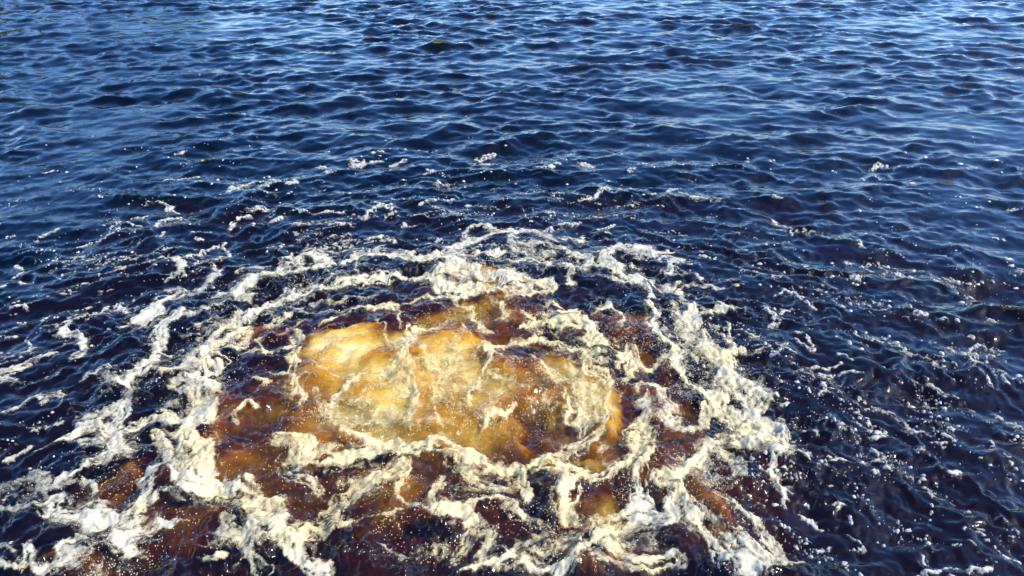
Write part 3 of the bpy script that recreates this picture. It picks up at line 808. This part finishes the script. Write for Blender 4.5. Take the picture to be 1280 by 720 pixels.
for p in [  # right
    ([(1092,207),(1100,204),(1106,205)], [3,4,3]), ([(1122,208)]*2, [3,3]), ([(1136,228),(1142,227)], [3,3]), ([(1260,265),(1270,264)], [3,2.5]), ([(968,252),(978,254)], [2.5,2]), ([(972,272),(980,276),(988,292)], [3,3,2.5]), ([(1072,304),(1078,312)], [3.5,3]), ([(1058,325),(1066,325)], [4,3]),
    ([(1080,330),(1086,326)], [3,3]), ([(1066,344),(1074,347)], [5,5]), ([(1124,342),(1130,348)], [5,4]), ([(1138,350),(1146,351)], [5,3]), ([(1166,350),(1170,351)], [4,4]), ([(1178,344),(1190,348),(1202,351)], [4,4,3]), ([(1270,336),(1278,340)], [4,5]), ([(1252,324),(1258,323)], [4,4]), ([(1238,296),(1252,298)], [3,3]),
    ([(966,370),(980,362),(990,366),(1000,374),(1012,380),(1020,386)], [2,2,3,4,4,2]), ([(960,386),(968,394),(966,408)], [5,5,3]), ([(970,392),(980,388),(990,386)], [3,3,2]), ([(962,446),(974,440),(984,432)], [3,3.5,3]), ([(982,424),(994,424),(1004,432),(1014,440),(1014,432)], [2.5,3.5,4,3,3]), ([(994,414),(1008,420),(1012,430)], [2,3,3]),
    ([(1016,458),(1032,460),(1048,456)], [3,3,2.5]), ([(1044,444),(1056,446),(1064,454)], [3,4,3]), ([(1022,468),(1036,470),(1056,466),(1076,468)], [4,4,3,2]), ([(1026,480),(1028,490),(1022,494)], [4,4,4]), ([(966,492),(982,498)], [4,2]), ([(984,505),(978,508)], [3,3]), ([(1146,396),(1154,398)], [5,4]), ([(1170,402),(1182,404)], [3,3]), ([(1198,406)]*2, [4,4]), ([(1230,404)]*2, [5,5]), ([(1226,416)]*2, [4,4]),
    ([(1188,430)]*2, [4,4]), ([(1210,440),(1216,432),(1222,428)], [2.5,3,3]), ([(1212,450),(1218,458),(1228,458)], [3,4,3]), ([(1242,434),(1250,436)], [4,5]), ([(1240,444)]*2, [4,4]), ([(1256,472),(1262,482)], [3,4]), ([(1230,476),(1238,486)], [4,4]), ([(1084,512),(1098,512)], [4,4]), ([(1088,524),(1094,532)], [4,4]), ([(1112,514),(1122,518)], [2.5,2]), ([(1092,538),(1108,538)], [5,5]),
    ([(1142,536),(1150,538)], [6,5]), ([(1188,538)]*2, [5,5]), ([(1262,528)]*2, [5,4]), ([(1034,583),(1044,580),(1060,580)], [6,6,3]), ([(1076,577),(1090,574)], [4,5]), ([(1086,560),(1098,566),(1104,570)], [3,4,3]), ([(1090,545),(1104,543)], [4,3]), ([(1104,587)]*2, [5,5]), ([(1090,588)]*2, [5,4]), ([(1148,563)]*2, [6,6]), ([(1164,555),(1176,558),(1182,556)], [4,6,4]), ([(1150,543)]*2, [4,4]),
    ([(1176,545),(1190,550)], [3,3]), ([(1186,596),(1200,594)], [4,5]), ([(1236,553),(1238,560)], [4,4]), ([(1264,580),(1272,586)], [4,4]), ([(1044,634),(1050,634)], [5,4]), ([(1004,638),(1016,644),(1028,656)], [3,4,6]), ([(1000,676),(1010,682),(1018,688)], [5,6,5]), ([(1028,682),(1038,682)], [3,4]), ([(1060,668),(1070,674),(1074,682),(1062,684)], [2.5,4,5,4]), ([(1058,698),(1062,712)], [4,4]), ([(1060,648),(1062,656)], [4,3.5]),
    ([(1138,614)]*2, [4,4]), ([(1208,664)]*2, [5,5]), ([(1222,662),(1234,664)], [3,3]), ([(1264,664)]*2, [5,5]), ([(1264,674)]*2, [5,5]), ([(1246,684),(1258,700),(1270,704)], [3,6,5]), ([(1150,692),(1154,702)], [3,4]), ([(1148,716),(1168,712),(1184,712),(1200,716)], [5,6,5,5]), ([(1212,716),(1232,714)], [5,6]), ([(1206,640)]*2, [4,4]), ([(1192,680),(1200,682)], [3,3]), ([(1074,712),(1080,718)], [4,5]), ([(1250,376),(1256,372)], [2,2])]: pt(*p)

CEN = [(sum(q[0] for q in p[0]) / len(p[0]), sum(q[1] for q in p[0]) / len(p[0])) for p in PATCH]
SPAN = [sum(math.dist(a, b) for a, b in zip(p[0], p[0][1:])) + 2 * max(p[1]) for p in PATCH]
def looks(i):
    pts, w, _ = PATCH[i]
    s_ = ground(*CEN[i])[2]
    n = SPAN[i] / s_
    size = 'tiny' if n < .045 else 'small' if n < .075 else 'middling' if n < .12 else 'large' if n < .2 else 'huge'
    P = [ground(*q)[:2] for q in pts]
    L = sum(math.dist(a, b) for a, b in zip(P, P[1:]))
    turn = 0.0
    for a, b, c in zip(P, P[1:], P[2:]):
        u = math.atan2(b[1] - a[1], b[0] - a[0]); v = math.atan2(c[1] - b[1], c[0] - b[0])
        turn += abs((v - u + math.pi) % (2 * math.pi) - math.pi)
    thick = 2 * max(w) / s_
    shape = 'round' if L < .4 * thick else 'oval' if L < 1.5 * thick else 'hooked' if turn > 2.0 else 'bent' if turn > .9 else 'stringy' if L > 5 * thick else 'straight'
    return size, shape
def describe(i):
    """how a patch looks and what lies beside it"""
    pts, w, _ = PATCH[i]
    px, py = CEN[i]
    x, y, s_ = ground(px, py)
    size, shape = looks(i)
    near = sorted((math.dist(ground(*CEN[j])[:2], (x, y)), j) for j in range(len(PATCH)) if j != i)
    k = near[0][1]
    if near[0][0] > .5: mate = 'lying alone'
    else: mate = f'by a {"larger" if SPAN[k] > SPAN[i] * 1.2 else "smaller" if SPAN[k] < SPAN[i] * .83 else "similar"} {looks(k)[1]} one'
    if py > 430 and px > 900: where = 'on dark water off the sharp-edged foam'
    elif px > 950: where = 'among ripples past the sharp-edged foam'
    elif px < 320: where = 'on blue water by the trailing streaks'
    elif py < 245: where = 'on open waves well beyond the boil'
    else: where = 'just behind the ring of foam'
    r = math.hypot(x - BX, y - BY)
    near_ring = 'near the ring' if r < 2.5 else 'out from the ring' if r < 3.3 else 'far from the ring'
    lab = f'{size} {shape} foam patch {mate} {where}'
    if 'ring' not in where and 'beyond' not in where and len(lab.split()) <= 12: lab += ', ' + near_ring
    return lab, where
n_patch = 0
def make_patch(p, idx):
    global n_patch
    pts, w, d = p
    P, R = pix_stroke(pts, w)
    m = max(R) * 2.3 + .12
    xs = [q[0] for q in P]; ys = [q[1] for q in P]
    r = max(R)
    ob = foam_mesh('foam_patch', min(xs) - m, max(xs) + m, min(ys) - m, max(ys) + m, max(.005, min(.012, r * .16)), [p], M_patch, False, .12, min(.02, r * .4), k=min(.9, r / .05), lift=.0035)
    if ob is None: return
    lab, where = describe(idx)
    tag(ob, lab, 'foam', 'foam patches ' + where)
    c = (sum(xs) / len(xs), sum(ys) / len(ys))                       # origin at the patch itself
    co = np.empty(len(ob.data.vertices) * 3, np.float32); ob.data.vertices.foreach_get('co', co)
    co = co.reshape(-1, 3); co -= np.array([c[0], c[1], 0], np.float32)
    ob.data.vertices.foreach_set('co', co.ravel()); ob.data.update()
    ob.location = (c[0], c[1], 0)
    n_patch += 1
for i, p in enumerate(PATCH): make_patch((p[0], [v * .8 for v in p[1]], p[2]), i)

# ------------------------------------------------------------------ flecks and bubbles too many to count
def flecks():
    xs, ys, rs = [], [], []
    def scatter(n, fx, fy, rlo, rhi, keep):
        px = RNG.uniform(*fx, n); py = RNG.uniform(*fy, n)
        x, y, s = ground(px, py)
        ok = keep(x, y, px, py) > RNG.uniform(0, 1, n)
        r = rlo * (rhi * 1.5 / rlo) ** (RNG.uniform(0, 1, n) ** 2.4) / s
        xs.append(x[ok]); ys.append(y[ok]); rs.append(r[ok])
    def clump(x, y):                                     # strung out along the ripples, in drifts with clear water between
        rc = np.hypot(x - BX, y - BY + 2.5); th = np.arctan2(x - BX, y - BY + 2.5)
        return smooth(.35, 1.9, T_vein(rc * 1.5 + .04 * T_med(x, y), th * 1.2) + .7 * T_slow(x * 2.2, y * 2.2))
    scatter(19000, (880, 1300), (190, 740), .4, 2.4, lambda x, y, px, py: clump(x, y) * (.25 + .75 * smooth(260, 420, py)) * .6)
    scatter(12000, (-20, 900), (170, 330), .35, 1.5, lambda x, y, px, py: clump(x, y) * smooth(150, 250, py) * .5)
    scatter(6000, (-20, 300), (300, 600), .4, 1.5, lambda x, y, px, py: clump(x, y) * .5)
    scatter(3500, (-20, 1300), (30, 200), .35, 1.1, lambda x, y, px, py: smooth(.9, 2.0, T_med(x, y)) * .6 * smooth(20, 180, py))
    scatter(5000, (60, 980), (320, 740), .35, .9, lambda x, y, px, py: .35 * smooth(-.4, 1.6, T_med(x * 1.3, y * 1.3)) * (.35 + .65 * smooth(520, 640, py)))
    x, y, r = map(np.concatenate, (xs, ys, rs))
    n = len(x)
    k = 6
    z, dx, dy = surface(x, y)
    base = np.arange(n)[:, None]
    a = np.linspace(0, 2 * math.pi, k, endpoint=False)[None] + RNG.uniform(0, 6, (n, 1))
    rad = r[:, None] * RNG.uniform(.6, 1.25, (n, k))
    st_ = RNG.uniform(.55, 1.6, (n, 1))
    cx, cy = (x + dx)[:, None], (y + dy)[:, None]
    ring = np.stack([cx + np.cos(a) * rad * st_, cy + np.sin(a) * rad / st_, (z[:, None] - .003) + 0 * a], -1)
    mid = np.stack([cx + np.cos(a) * rad * .6 * st_, cy + np.sin(a) * rad * .6 / st_, (z + .25 * r + .003)[:, None] + 0 * a], -1)
    top = np.stack([x + dx, y + dy, z + .4 * r + .004], -1)[:, None]
    V = np.concatenate([ring, mid, top], 1)
    i = np.arange(k); j = (i + 1) % k
    f = np.concatenate([np.stack([i, j, k + j], -1), np.stack([i, k + j, k + i], -1), np.stack([k + i, k + j, np.full(k, 2 * k)], -1)])
    F = (f[None] + np.arange(n)[:, None, None] * (2 * k + 1)).reshape(-1, 3)
    ob = mesh_object('foam_flecks', V.reshape(-1, 3), F, M_fleck)
    tag(ob, 'scattered specks and bubbles of white foam strewn over the water', 'foam', kind='stuff')
    print('flecks', n, 'patches', n_patch)

def fleck_material():
    m, n, l, out = new_mat('froth_speck')
    bs = n.new('ShaderNodeBsdfPrincipled')
    geo = n.new('ShaderNodeNewGeometry')
    r = n.new('ShaderNodeValToRGB')
    r.color_ramp.elements[0].color = (.16, .155, .13, 1); r.color_ramp.elements[1].color = (.44, .42, .34, 1)
    l.new(geo.outputs['Random Per Island'], r.inputs[0]); l.new(r.outputs[0], bs.inputs['Base Color'])
    bs.inputs['Roughness'].default_value = .35
    l.new(bs.outputs[0], out.inputs['Surface'])
    return m
M_fleck = fleck_material()
flecks()

# ------------------------------------------------------------------ the wooded shore whose green tints the far ripples
def build_shore():
    m, n, l, out = new_mat('shore_leaves')
    geo = n.new('ShaderNodeNewGeometry')
    r = n.new('ShaderNodeValToRGB')
    r.color_ramp.elements[0].color = (.07, .10, .03, 1); r.color_ramp.elements[1].color = (.19, .19, .08, 1)
    l.new(geo.outputs['Random Per Island'], r.inputs[0])
    df = n.new('ShaderNodeBsdfDiffuse'); l.new(r.outputs[0], df.inputs['Color']); l.new(df.outputs[0], out.inputs['Surface'])
    V, F = [], []
    rng = np.random.default_rng(5)
    for a in np.radians(np.arange(-33, -21, 2.1)):
        R = 78 + rng.uniform(-6, 8); hh = rng.uniform(7, 12)
        base = np.array([R * math.sin(a), R * math.cos(a), 1.0])
        for _ in range(420):
            p = rng.standard_normal(3); p /= np.linalg.norm(p); p *= rng.uniform(.35, 1) ** .5
            c = base + p * np.array([3.0, 3.0, hh * .46]) + np.array([0, 0, hh * .52])
            u = rng.standard_normal(3); u /= np.linalg.norm(u); w = np.cross(u, rng.standard_normal(3)); w /= np.linalg.norm(w)
            k = len(V); q = rng.uniform(.35, .8)
            V += [c + u * q, c + w * q, c - u * q, c - w * q]; F.append((k, k + 1, k + 2, k + 3))
        k = len(V)                                              # trunk
        for zz, rr in ((0, .32), (hh * .7, .12)):
            V += [base + np.array([rr * math.cos(t), rr * math.sin(t), zz - 1.2]) for t in (0, 1.57, 3.14, 4.71)]
        F += [(k + i, k + (i + 1) % 4, k + 4 + (i + 1) % 4, k + 4 + i) for i in range(4)]
    tag(mesh_object('far_wood', np.array(V), np.array(F), m, smooth_shade=False), 'far green wood on the shore mirrored in the ripples', 'wood', kind='stuff')
    a = np.radians(np.linspace(-52, -8, 40))
    prof = [(69, -.8), (70.5, .35), (76, 1.0), (100, 1.8), (140, 3.0)]
    X = np.array([[(q + .8 * math.sin(9 * t)) * math.sin(t) for t in a] for q, _ in prof])
    Y = np.array([[(q + .8 * math.sin(9 * t)) * math.cos(t) for t in a] for q, _ in prof])
    Z = np.array([[h] * len(a) for _, h in prof])
    tag(mesh_object('far_shore', np.stack([X, Y, Z], -1).reshape(-1, 3), grid_faces(*X.shape), m), 'low grassy shore under the far wood', kind='structure')

build_shore()
